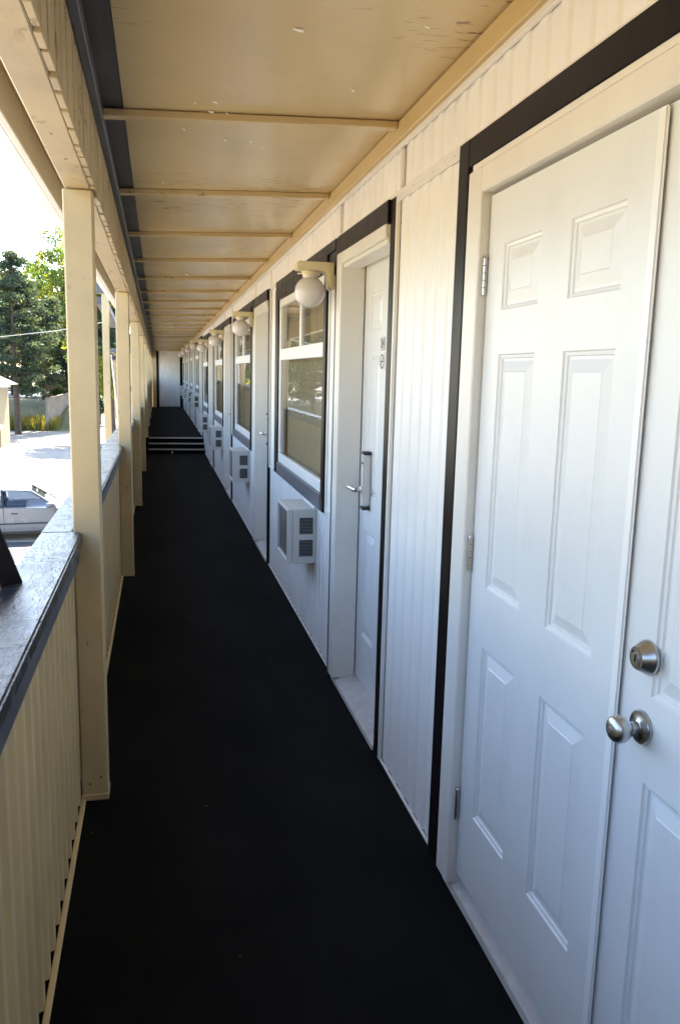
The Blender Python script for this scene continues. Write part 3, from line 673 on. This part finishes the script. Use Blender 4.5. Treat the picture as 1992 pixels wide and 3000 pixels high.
# --- air conditioner: one with parts, then copies
def make_ac():
    t = thing('air_conditioner', alab[0], 'air conditioner', (0, 0, 0), 'wall air conditioners')
    X0, X1, Y0, Y1, Z0, Z1 = -.175, .0, 0, .40, 0, .325            # local: x=0 on the wall face
    # casing open at the outer face
    c = MB(); th = .008
    c.box(X0, X1, Y0, Y0 + th, Z0, Z1); c.box(X0, X1, Y1 - th, Y1, Z0, Z1)
    c.box(X0, X1, Y0 + th, Y1 - th, Z0, Z0 + th); c.box(X0, X1, Y0 + th, Y1 - th, Z1 - th, Z1)
    part(MB().box(X0 + .03, X1, Y0 + .0005, Y1 - .0005, Z0 + .0005, Z1 - .0005), 'casing', 'ac_grey', t, .006, seg=2)
    # outer face: rim and coil
    rim = MB(); rim.box(X0, X0 + .0298, Y0 + .001, Y0 + .016, Z0 + .001, Z1 - .001); rim.box(X0, X0 + .0298, Y1 - .016, Y1 - .001, Z0 + .001, Z1 - .001)
    rim.box(X0, X0 + .0298, Y0 + .0162, Y1 - .0162, Z0 + .001, Z0 + .022); rim.box(X0, X0 + .0298, Y0 + .0162, Y1 - .0162, Z1 - .016, Z1 - .001)
    part(rim, 'rim', 'ac_grey', t, .002)
    part(MB().box(X0 + .014, X0 + .0296, Y0 + .0164, Y1 - .0164, Z0 + .0224, Z1 - .0164), 'coil', 'ac_coil', t)
    for zz in (.045, .178):
        g = part(MB().box(-.102, -.022, -.0015, .0004, zz, zz + .098), 'vent_grille', 'ac_dark', t)
        s_ = MB()
        for i in range(11): s_.box(-.100, -.024, -.0035, -.0016, zz + .004 + i * .0086, zz + .0062 + i * .0086)
        part(s_, 'fins', 'ac_fin', g)
    fl = MB(); fl.box(-.004, .0, -.022, .44, Z0 - .02, Z0 - .0005); fl.box(-.004, .0, -.022, .44, Z1 + .0005, Z1 + .022); fl.box(-.004, .0, -.022, -.0005, Z0, Z1); fl.box(-.004, 0, .4005, .44, Z0, Z1)
    part(fl, 'flange', 'white_trim', t)
    part(MB().box(-.022, -.0045, -.02, .44, Z1 + .002, Z1 + .020), 'drip_cap', 'white_trim', t, .003)
    for (xx, zz) in ((-.012, .285), (-.07, .014)):
        part(MB().lathe((xx, 0, zz), (0, -1, 0), [(0, .004), (.003, .003)], 8), 'screw', 'zinc', t)
    return t
ac0 = make_ac()
for u, o_ in enumerate(OFF):
    a = ac0 if u == 0 else copy_tree(ac0)
    a.location = (.8985, 4.54 + o_, (0 if u < 4 else UP) + .507); a['label'] = alab[u]

# --- globe wall lamp
def make_lamp():
    t = thing('wall_lamp', llab[0], 'lamp', (0, 0, 0), 'globe wall lamps')
    # cream bracket: back plate with rounded lower end and a flat arm
    pr = [(0, .085), (-.185, .085), (-.19, .075), (-.19, .045), (-.045, .040), (-.030, .025), (-.022, -.04), (0, -.05)]
    n = len(pr); m_ = MB()
    m_.add([(x, -.05, z) for x, z in pr] + [(x, .05, z) for x, z in pr], [(i, (i + 1) % n, n + (i + 1) % n, n + i) for i in range(n)] + [tuple(range(n)), tuple(range(n, 2 * n))[::-1]])
    part(m_, 'bracket', 'lamp_cream', t, .004, seg=2)
    part(MB().lathe((-.115, 0, .0405), (0, 0, -1), [(0, .045), (.012, .045), (.014, .04), (.02, .04)], 24), 'collar', 'lamp_cream', t, smooth=True)
    prof = [(0, .040)]
    N = 22
    for i in range(N + 1):
        a = R(28) + (math.pi - R(28)) * i / N
        rr = .078 + (.0012 if i % 2 else -.0004)
        prof.append((  .0135 + .078 * math.cos(R(28)) - rr * math.cos(a), rr * math.sin(a)))
    g = part(MB().lathe((-.115, 0, .022), (0, 0, -1), prof, 40), 'globe', 'opal', t, smooth=True)
    for k in range(3):
        a = 2 * math.pi * k / 3 + .6
        part(MB().lathe((-.115 + .046 * math.cos(a), .046 * math.sin(a), .032), (math.cos(a), math.sin(a), 0), [(0, .003), (.012, .003), (.0125, .006), (.018, .006)], 8), 'thumbscrew', 'zinc', t)
    return t
lp0 = make_lamp()
for u, o_ in enumerate(OFF):
    a = lp0 if u == 0 else copy_tree(lp0)
    a.location = (.8755 - (0 if u < 4 else .0), 4.135 + o_, 2.085 if u < 4 else 2.20); a['label'] = llab[u]

tag(part(farb, 'far_boards', 'white_board', w), kind='stuff')
# ---- end wall
ew = thing('end_wall', 'white ribbed panel wall closing the far end of the walkway', 'wall', (.4, END_Y, UP))
m_ = MB(); n = 13; x0, x1 = .045, .795; p = (x1 - x0) / n; pr = []
for i in range(n):
    a = x0 + p * i; pr += [(a, END_Y - .03), (a + .4 * p, END_Y - .03), (a + .5 * p, END_Y - .014), (a + .9 * p, END_Y - .014)]
pr.append((x1, END_Y - .03)); k = len(pr)
m_.add([(a, b_, UP + .03) for a, b_ in pr] + [(a, b_, 2.32) for a, b_ in pr], [(i, i + 1, k + i + 1, k + i) for i in range(k - 1)])
part(m_, 'ribbed_panel', 'white_board', ew)
part(MB().box(-.05, .044, END_Y - .04, END_Y + .05, UP + .001, 2.36), 'corner_board', 'dark_trim', ew); part(MB().box(.796, .896, END_Y - .04, END_Y + .05, UP + .001, 2.36), 'corner_board', 'dark_trim', ew)
part(MB().box(-.19, .95, END_Y + .051, END_Y + .15, UP, 2.5), 'core', 'white_paint', ew)
part(MB().box(-.19, -.0505, END_Y - .02, END_Y + .05, UP + .001, 2.36), 'side_panel', 'cream_sheet', ew)
part(MB().box(.0445, .7955, END_Y - .028, END_Y + .05, 2.321, 2.38), 'head_board', 'band_tan', ew)

# ================================================================ OUTSIDE
# ---- slim post with slate cap outside the railing
t = thing('stair_post', 'slim cream post with slate cap standing outside the railing', 'post', (-.705, 12, G))
part(MB().box(-.755, -.66, 12, 12.1, G, 2.66), 'shaft', 'cream_post', t, .004)
part(MB().box(-.815, -.615, 11.94, 12.16, 2.661, 2.80), 'cap_beam', 'slate_trim', t, .004)
part(MB().hexa([(-.84, 12.16, 2.52), (-.70, 12.16, 2.52), (-.70, 15.5, 2.36), (-.84, 15.5, 2.36), (-.84, 12.16, 2.62), (-.70, 12.16, 2.62), (-.70, 15.5, 2.46), (-.84, 15.5, 2.46)]), 'side_beam', 'slate_trim', t, .004)

# ---- projecting tan wing
t = thing('tan_wing', 'tan lap-sided upper wing with slate roof edge beyond the railing', 'building', (0, 37, G))
z = -.45; i = 0
while z < 2.28:
    z1 = min(z + .235, 2.29)
    part(MB().hexa([(-1.78, 35.0, z), (3.2, 35.0, z), (3.2, 35.05, z), (-1.78, 35.05, z), (-1.78, 35.025, z1 - .006), (3.2, 35.025, z1 - .006), (3.2, 35.06, z1 - .006), (-1.78, 35.06, z1 - .006)]), 'siding_board', 'tan_siding', t)
    part(MB().hexa([(-1.78, 35.07, z), (-1.74, 35.07, z), (-1.74, 42, z), (-1.78, 42, z), (-1.76, 35.07, z1 - .006), (-1.73, 35.07, z1 - .006), (-1.73, 42, z1 - .006), (-1.76, 42, z1 - .006)]), 'siding_board', 'tan_siding', t)
    z = z1
part(MB().box(-1.729, 3.2, 35.065, 42, -.45, 2.3), 'core', 'dark_trim', t)
part(MB().box(-2.0, 3.4, 34.75, 42.2, 2.30, 2.46), 'roof_edge', 'slate_trim', t, .01)
part(MB().box(-1.60, -1.44, 34.975, 35.0, -.45, 2.295), 'corner_board', 'white_trim', t)
wn_ = part(MB().box(-1.43, -1.05, 34.98, 35.0, .72, .92), 'window', 'dark_trim', t); part(MB().box(-1.4, -1.08, 34.974, 34.979, .74, .90), 'pane', 'window_glass', wn_)
part(MB().box(-1.6, 3, 34.99, 42, -.62, -.452), 'floor_edge', 'dark_trim', t)
part(MB().box(-.6, 3.1, 35.6, 41.8, G, -.63), 'lower_storey', 'tan_siding', t)
part(MB().tube([(-1.86, 34.9, 2.2), (-1.84, 34.93, 1.9), (-1.66, 34.93, -.3), (-1.66, 34.93, -.45)], [.035] * 4, 8), 'downspout', 'white_trim', t, smooth=True)
part(MB().lathe((-1.74, 34.95, 2.12), (-.2, -1, -.4), [(0, .05), (.10, .05), (.12, .085), (.16, .085)], 14), 'floodlight', 'black_plastic', t, smooth=True)

# ---- silver sedan
def make_car():
    t = thing('sedan_car', 'silver four-door sedan parked nose towards the motel', 'car', (-6.3, 23.55, G))
    L = 4.75; Wd = .86
    # stations: x, belt/hood height, half width, bottom
    S = [(0, .62, .70, .42), (.08, .80, .80, .30), (.35, .90, .85, .26), (.9, .94, .87, .22), (1.8, .93, .88, .20), (2.8, .92, .88, .20), (3.45, .90, .87, .20), (3.9, .84, .86, .22), (4.35, .76, .84, .26), (4.62, .66, .78, .30), (4.74, .52, .68, .38)]
    m_ = MB(); rings = []
    for (x, h, hw, zb0) in S:
        half = [(hw * .80, zb0), (hw * .97, zb0 + .05), (hw, zb0 + .16), (hw * .995, (h + zb0) / 2 + .06), (hw * .965, h - .03), (hw * .88, h), (hw * .45, h + .02)]
        ring = [(x, -a, b_) for a, b_ in half] + [(x, 0, half[-1][1] + .005)] + [(x, a, b_) for a, b_ in half[::-1]]
        rings.append(len(m_.v)); m_.v += ring
    n = 15
    for i in range(len(S) - 1):
        for k in range(n - 1): m_.f.append((rings[i] + k, rings[i] + k + 1, rings[i + 1] + k + 1, rings[i + 1] + k))
        m_.f.append((rings[i] + n - 1, rings[i], rings[i + 1], rings[i + 1] + n - 1))
    m_.f.append(tuple(range(n))); m_.f.append(tuple(rings[-1] + k for k in range(n))[::-1])
    body = m_.build('body', 'car_silver', t, smooth=True)
    # roof, pillars
    rf = MB(); roof = [(1.25, 1.355), (1.55, 1.395), (2.2, 1.41), (2.55, 1.395), (2.78, 1.355)]
    for s_ in (0, 1):
        pass
    vs = []
    for x, z in roof: vs += [(x, -.62, z - .035), (x, -.5, z), (x, 0, z + .02), (x, .5, z), (x, .62, z - .035)]
    fs = [(i * 5 + k, i * 5 + k + 1, i * 5 + 6 + k, i * 5 + 5 + k) for i in range(4) for k in range(4)]
    vs2 = [(a, b_, c - .03) for a, b_, c in vs]; q = len(vs)
    rf.add(vs + vs2, fs + [tuple(i + q for i in f[::-1]) for f in fs] + [(0, 4, q + 4, q)[:4], (20, q + 20, q + 24, 24)] + [(i * 5, q + i * 5, q + i * 5 + 5, i * 5 + 5) for i in range(4)] + [(i * 5 + 4, i * 5 + 9, q + i * 5 + 9, q + i * 5 + 4) for i in range(4)])
    rf.build('roof', 'car_silver', t, smooth=True)
    for sgn in (-1, 1):
        for (a, b_, w_) in (((3.42, .78 * sgn, .90), (2.76, .61 * sgn, 1.335), .06), ((2.05, .82 * sgn, .92), (2.02, .625 * sgn, 1.37), .10), ((.78, .78 * sgn, .93), (1.27, .61 * sgn, 1.335), .16)):
            MB().bar(a, b_, .04, w_).build('pillar', 'car_dark' if w_ == .10 else 'car_silver', t)
        for (xa, xb, ta, tb) in ((2.12, 3.36, 2.08, 2.74), (1.0, 1.98, 1.34, 1.96)):
            g = MB(); y0_, y1_ = .805 * sgn, .615 * sgn
            g.add([(xa, y0_, .925), (xb, y0_, .915), (tb, y1_, 1.35), (ta, y1_, 1.355)], [(0, 1, 2, 3)]); g.build('side_window', 'car_glass', t)
        # doors seams, handles, mouldings, sill
        for xd in (.98, 2.06, 3.38):
            MB().box(xd - .006, xd + .006, .872 * sgn - .006, .872 * sgn + .006, .28, .88).build('door_seam', 'car_dark', body)
        for xd in (1.12, 2.25):
            MB().box(xd, xd + .17, .872 * sgn - .014, .872 * sgn + .014, .735, .765).build('door_handle', 'car_dark', t, .004)
        MB().box(.7, 3.9, .876 * sgn - .012, .876 * sgn + .012, .45, .49).build('side_moulding', 'car_dark', t, .004)
        MB().box(.75, 3.75, .83 * sgn - .05, .83 * sgn + .05, .19, .25).build('sill', 'car_dark', t)
        m2 = MB(); m2.lathe((3.2, .93 * sgn, .97), (1, 0, 0), [(-.04, .05), (.02, .075), (.08, .07), (.12, .03)], 12); m2.box(3.2, 3.26, min(.80 * sgn, .9 * sgn), max(.80 * sgn, .9 * sgn), .92, .95); m2.build('mirror', 'car_silver', t, smooth=True)
        for xw in (.92, 3.82):
            wh = MB().lathe((xw, .70 * sgn, .31), (0, sgn, 0), [(0, .22), (.0, .30), (.03, .31), (.16, .31), (.185, .295), (.185, .21)], 24).build('wheel', 'rubber', t, smooth=True)
            MB().lathe((xw, .70 * sgn + .17 * sgn, .31), (0, sgn, 0), [(0, .205), (.012, .20), (.005, .12), (.012, .06), (.02, .05)], 20).build('rim', 'zinc', wh, smooth=True)
        MB().box(4.55, 4.70, .55 * sgn - .16, .55 * sgn + .16, .56, .66).build('headlight', 'plate_grey', t, .01)
        MB().box(-.01, .10, .6 * sgn - .16, .6 * sgn + .16, .66, .80).build('tail_light', 'shrub_red', t, .01)
    MB().add([(3.44, -.74, .90), (3.44, .74, .90), (2.80, .58, 1.35), (2.80, -.58, 1.35)], [(0, 1, 2, 3)]).build('windscreen', 'car_glass', t)
    MB().add([(.74, -.74, .93), (.74, .74, .93), (1.24, .58, 1.35), (1.24, -.58, 1.35)], [(0, 1, 2, 3)]).build('rear_window', 'car_glass', t)
    for xs_ in (1.15, 2.1):
        for yy in (-.38, .38):
            q = MB(); q.bar((xs_ + .1, yy, .55), (xs_ - .05, yy, 1.02), .46, .12); q.bar((xs_ - .06, yy, 1.03), (xs_ - .09, yy, 1.2), .24, .09); q.build('seat', 'car_dark', t, .03)
    return t
car = make_car(); car.rotation_euler.z = R(7)

# ---- trees and shrubs
def leaf_quads(mb, c, rad, n, size, flat=.6, rnd=random):
    for _ in range(n):
        while True:
            p = Vector((rnd.uniform(-1, 1), rnd.uniform(-1, 1), rnd.uniform(-1, 1)))
            if p.length < 1: break
        p = Vector(c) + Vector((p.x * rad, p.y * rad, p.z * rad * flat))
        d = Vector((rnd.gauss(0, 1), rnd.gauss(0, 1), rnd.gauss(0, .7))).normalized(); e = d.orthogonal().normalized()
        e = (Matrix.Rotation(rnd.uniform(0, 6.28), 3, d) @ e); f = d.cross(e)
        s = size * rnd.uniform(.6, 1.35)
        mb.add([p - e * s, p + f * s * .55, p + e * s, p - f * s * .55], [(0, 1, 2, 3)])
def trunk_mesh(base, top, r0, r1, lean=.15, n=7):
    b_ = Vector(base); t_ = Vector(top); pts = []; rr = []
    for i in range(n + 1):
        k = i / n; pts.append(b_.lerp(t_, k) + Vector((math.sin(k * 4 + base[0]) * lean * k, math.cos(k * 5) * lean * k, 0))); rr.append(r0 + (r1 - r0) * k)
    return MB().tube(pts, rr, 8), pts
def conifer(name, label, x, y, h, spread, mat, base=.18, dens=1.0, z0=None, group='trees beyond the parking lot', low=.5):
    rnd = random.Random(int(abs(x * 31 + y * 17)))
    z0 = gz(x, y) - .1 if z0 is None else z0
    t = thing(name, label, 'tree', (x, y, z0), group)
    tm, _ = trunk_mesh((x, y, z0), (x, y, z0 + h * .96), .24, .04); part(tm, 'trunk', 'bark', t, smooth=True)
    cr = MB(); lim = MB()
    n = int(h * 7)
    for i in range(n):
        k = base + (1 - base) * (i / n) ** .95; zz = z0 + h * k
        kk = (k - base) / (1 - base)
        prof = (math.sin(min(1, kk / .30) * math.pi / 2) * (1 - low) + low) * (1 - kk) ** .62
        ln = spread * prof * rnd.uniform(.55, 1.12) + .25
        a = rnd.uniform(0, 6.283); dr = Vector((math.cos(a), math.sin(a), rnd.uniform(-.15, .28)))
        p0 = Vector((x, y, zz)); p1 = p0 + dr * ln
        lim.tube([p0, p0.lerp(p1, .5) + Vector((0, 0, -.05 * ln)), p1], [.05 * (1 - kk) + .015, .03, .01], 5, False)
        steps = max(2, int(ln / .38))
        for s in range(1, steps + 1):
            f = s / steps
            if f < .3: continue
            leaf_quads(cr, p0.lerp(p1, f) + Vector((0, 0, rnd.uniform(-.1, .15))), .30 + .22 * f, int(46 * dens), .105, .55, rnd)
    leaf_quads(cr, (x, y, z0 + h * .97), .35, 60, .15, 1.8, rnd)
    part(lim, 'limbs', 'bark', t); part(cr, 'crown', mat, t)
    return t
def broadleaf(name, label, x, y, h, rx, rz, mats, n=42, size=.13, z0=None, group='trees beyond the parking lot', cat='tree', trunk=.2, per=130):
    rnd = random.Random(int(abs(x * 37 + y * 13)))
    z0 = gz(x, y) - .1 if z0 is None else z0
    t = thing(name, label, cat, (x, y, z0), group)
    c = Vector((x, y, z0 + h - rz)); crs = [MB() for _ in mats]; lim = MB()
    tm, pts = trunk_mesh((x, y, z0), (x, y, c.z), trunk, trunk * .4); part(tm, 'trunk', 'bark', t, smooth=True)
    for i in range(n):
        while True:
            p = Vector((rnd.uniform(-1, 1), rnd.uniform(-1, 1), rnd.uniform(-1, 1)))
            if .35 < p.length < 1: break
        q = c + Vector((p.x * rx, p.y * rx, p.z * rz))
        st_ = Vector((x, y, z0 + (c.z - z0) * rnd.uniform(.55, 1)))
        lim.tube([st_, st_.lerp(q, .6) + Vector((0, 0, .15)), q], [trunk * .3, trunk * .15, .012], 5, False)
        leaf_quads(crs[rnd.choice(range(len(mats)))], q, rx * rnd.uniform(.20, .34), per, size, .75, rnd)
    part(lim, 'limbs', 'bark', t)
    for k_, mm in enumerate(mats): part(crs[k_], 'crown', mm, t)
    return t
conifer('pine_tree', 'tall dark blue-green pine at the far left behind the cream cabin', -9.7, 60.5, 12.4, 2.9, 'pine_needles', .24, 1.3, z0=G)
conifer('pine_tree', 'broad pine with long low boughs left of the nearest post', -8.3, 66, 9.2, 3.7, 'pine_needles', .27, 1.2, low=.8)
conifer('pine_tree', 'shorter pine half hidden at the left picture edge', -13.4, 64.5, 10.5, 3.0, 'pine_needles', .2, .9)
for (xx, yy, hh, sp_, lb) in ((-12.6, 77, 10.5, 2.6, 'dark conifer behind the street at the left picture edge'), (-10.4, 88, 11.5, 3.0, 'dark conifer across the street between the two near pines'), (-7.0, 92, 12.5, 2.8, 'dark conifer across the street just left of the nearest post')):
    conifer('fir_tree', lb, xx, yy, hh, sp_, 'hedge_dark', .05, .8, low=.9)
broadleaf('leafy_tree', 'tall light green leafy tree behind the broad pine', -8.2, 79, 14.6, 3.6, 5.6, ['leaf_green', 'leaf_green', 'leaf_yellow'], 110, .14)
broadleaf('leafy_tree', 'yellow-green sunlit tree low behind the pines', -9.6, 73.5, 6.8, 2.6, 2.4, ['leaf_yellow', 'leaf_green'], 34, .17)
conifer('cedar_tree', 'dense dark cedar seen between the first and second posts', -5.0, 71.5, 14.5, 1.5, 'hedge_dark', .08, 2.0, z0=G, low=.9)
broadleaf('leafy_tree', 'bright yellow-green tree above the tan wing roof', -2.9, 55, 11.2, 2.6, 4.2, ['leaf_yellow', 'leaf_green', 'hedge_dark'], 70, .16, z0=G)
broadleaf('leafy_tree', 'green tree standing farther right behind the tan wing', 3.5, 62, 12.5, 4.5, 5.0, ['leaf_green', 'hedge_dark'], 60, .2, z0=G)
broadleaf('leafy_shrub', 'pale grey-green shrub hanging over the weathered fence', -8.0, 70.5, 2.6, 1.6, 1.1, ['shrub_pale', 'leaf_green'], 22, .12, cat='shrub', trunk=.06)
broadleaf('leafy_shrub', 'small olive shrub in front of the dark cedar', -5.5, 69, 1.9, .9, .8, ['leaf_green', 'hedge_dark'], 14, .1, z0=G, cat='shrub', trunk=.05)
for i, (xx, yy, hh) in enumerate(((-16, 92, 13), (-20.5, 84, 12), (-12.2, 96, 14), (-26, 78, 13), (-6, 100, 15), (-33, 70, 13))):
    broadleaf('leafy_tree', ['green tree far behind the street, left of the tall light tree', 'green tree across the street left of the picture edge', 'far green tree between the two pines', 'wide tree beyond the left picture edge, over the bank', 'farthest green tree behind the dark cedar', 'tree far left past the cabin'][i], xx, yy, hh, 3.8, 5, ['leaf_green', 'hedge_dark'], 45, .26, per=60)
# grass tuft band at the foot of the bank
gr = MB(); rnd = random.Random(5)
for _ in range(5200):
    x = rnd.uniform(-15, -7.4); y = 63.9 + rnd.uniform(0, 2.1); z0 = gz(x, y) - .03
    h = rnd.uniform(.35, .95) * (1.1 if y < 65 else .7); a = rnd.uniform(0, 6.28); wv = .03
    gr.add([(x - wv * math.cos(a), y - wv * math.sin(a), z0), (x + wv * math.cos(a), y + wv * math.sin(a), z0), (x + rnd.gauss(0, .12), y + rnd.gauss(0, .12), z0 + h)], [(0, 1, 2)])
tag(gr.build('tall_grass', 'tall_grass'), 'long yellow-green grass along the foot of the bank', 'grass', kind='stuff')

# ---- weathered fence
t = thing('board_fence', 'weathered grey board fence with sloping top at the lot edge', 'fence', (-7.7, 66, G))
a = Vector((-8.15, 64.1)); b_ = Vector((-6.9, 69.6)); n = 40; bd = MB()
for i in range(n):
    k0, k1 = i / n, (i + .93) / n; p = a.lerp(b_, k0); q = a.lerp(b_, k1); zt = -.72 + .36 * k0 + random.uniform(-.03, .03)
    bd.hexa([(p.x, p.y, G), (q.x, q.y, G), (q.x + .03, q.y, G), (p.x + .03, p.y, G), (p.x, p.y, zt), (q.x, q.y, zt), (q.x + .03, q.y, zt), (p.x + .03, p.y, zt)])
tag(part(bd, 'boards', 'fence_grey', t), kind='stuff')
part(MB().hexa([(a.x - .05, a.y, -.70), (b_.x - .05, b_.y, -.34), (b_.x + .10, b_.y, -.34), (a.x + .10, a.y, -.70), (a.x - .05, a.y, -.64), (b_.x - .05, b_.y, -.28), (b_.x + .10, b_.y, -.28), (a.x + .10, a.y, -.64)]), 'top_rail', 'fence_grey', t)
part(MB().box(-8.28, -8.12, 63.98, 64.1, G, -.66), 'end_post', 'fence_grey', t)
# wire fence posts on the bank
t = thing('street_pole', 'thin grey metal pole standing before the pale street', 'pole', (-9.9, 72, gz(-9.9, 72)))
part(MB().tube([(-9.9, 72, gz(-9.9, 72)), (-9.9, 72, 1.0)], [.05, .045], 8), 'shaft', 'zinc', t, smooth=True)

# ---- cream cabin at the left edge
t = thing('cream_cabin', 'small cream cabin with grey roof at the left picture edge', 'building', (-10.5, 50, G))
part(MB().box(-13.5, -9.02, 50.2, 53.2, G, .55), 'wall', 'cabin_cream', t)
part(MB().hexa([(-14, 49.6, .56), (-8.45, 49.6, .56), (-8.45, 53.6, .56), (-14, 53.6, .56), (-14, 51.5, 1.25), (-9.6, 51.5, 1.25), (-9.6, 51.8, 1.25), (-14, 51.8, 1.25)]), 'roof', 'shingle', t)
part(MB().box(-14, -8.44, 49.55, 49.598, .44, .57), 'fascia', 'white_trim', t)
for (xa, xb) in ((-10.1, -9.25), (-12.2, -11.2)):
    wi = part(MB().box(xa, xb, 50.15, 50.2, -1.55, -.55), 'window', 'slate_trim', t); part(MB().box(xa + .06, xb - .06, 50.14, 50.149, -1.5, -.6), 'pane', 'window_glass', wi)
    for k in range(5): part(MB().box(xa + .08 + k * .16, xa + .10 + k * .16, 50.12, 50.139, -1.5, -.6), 'bar', 'white_trim', wi)
pc = part(MB().box(-12.5, -8.92, 49.2, 50.19, -2.0, -1.75), 'porch_roof', 'white_trim', t, .02)
for xx in (-9.08, -9.8, -11.5): part(MB().box(xx, xx + .12, 49.3, 49.42, G, -2.001), 'porch_post', 'shrub_red', pc)
part(MB().box(-12.4, -9.0, 49.32, 49.38, -2.55, -2.2), 'porch_rail', 'white_trim', pc)

# ---- overhead wire with its pole
t = thing('utility_pole', 'brown wooden utility pole beyond the left picture edge', 'pole', (-19, 55, G))
part(MB().tube([(-19, 55, G), (-19, 55, 4.2)], [.15, .11], 10), 'shaft', 'bark', t, smooth=True); part(MB().box(-19.9, -18.1, 54.93, 55.03, 3.6, 3.72), 'crossarm', 'bark', t)
pts = []; A = Vector((-18.9, 54.9, 2.45)); B = Vector((-1.9, 36, 2.35))
for i in range(25):
    k = i / 24; p = A.lerp(B, k); pts.append((p.x, p.y, p.z + 2.2 * math.sin(math.pi * k) * 0 + (3.05 - p.z) * 0))
pts = [(-18.9, 54.9, 3.0), (-15, 53, 2.9), (-11.5, 51.5, 3.05), (-8.6, 50.3, 3.33), (-5.5, 49.2, 3.72), (-3, 48, 4.2), (1, 46, 5.0)]
o = MB().tube(pts, [.018] * len(pts), 6).build('overhead_wire', 'zinc', smooth=True); tag(o, 'thin pale overhead wire crossing in front of the pines', 'wire')
t = thing('utility_pole', 'wooden utility pole hidden behind the tan wing', 'pole', (1, 46, G))
part(MB().tube([(1, 46.05, G), (1, 46.05, 5.4)], [.15, .11], 10), 'shaft', 'bark', t, smooth=True)
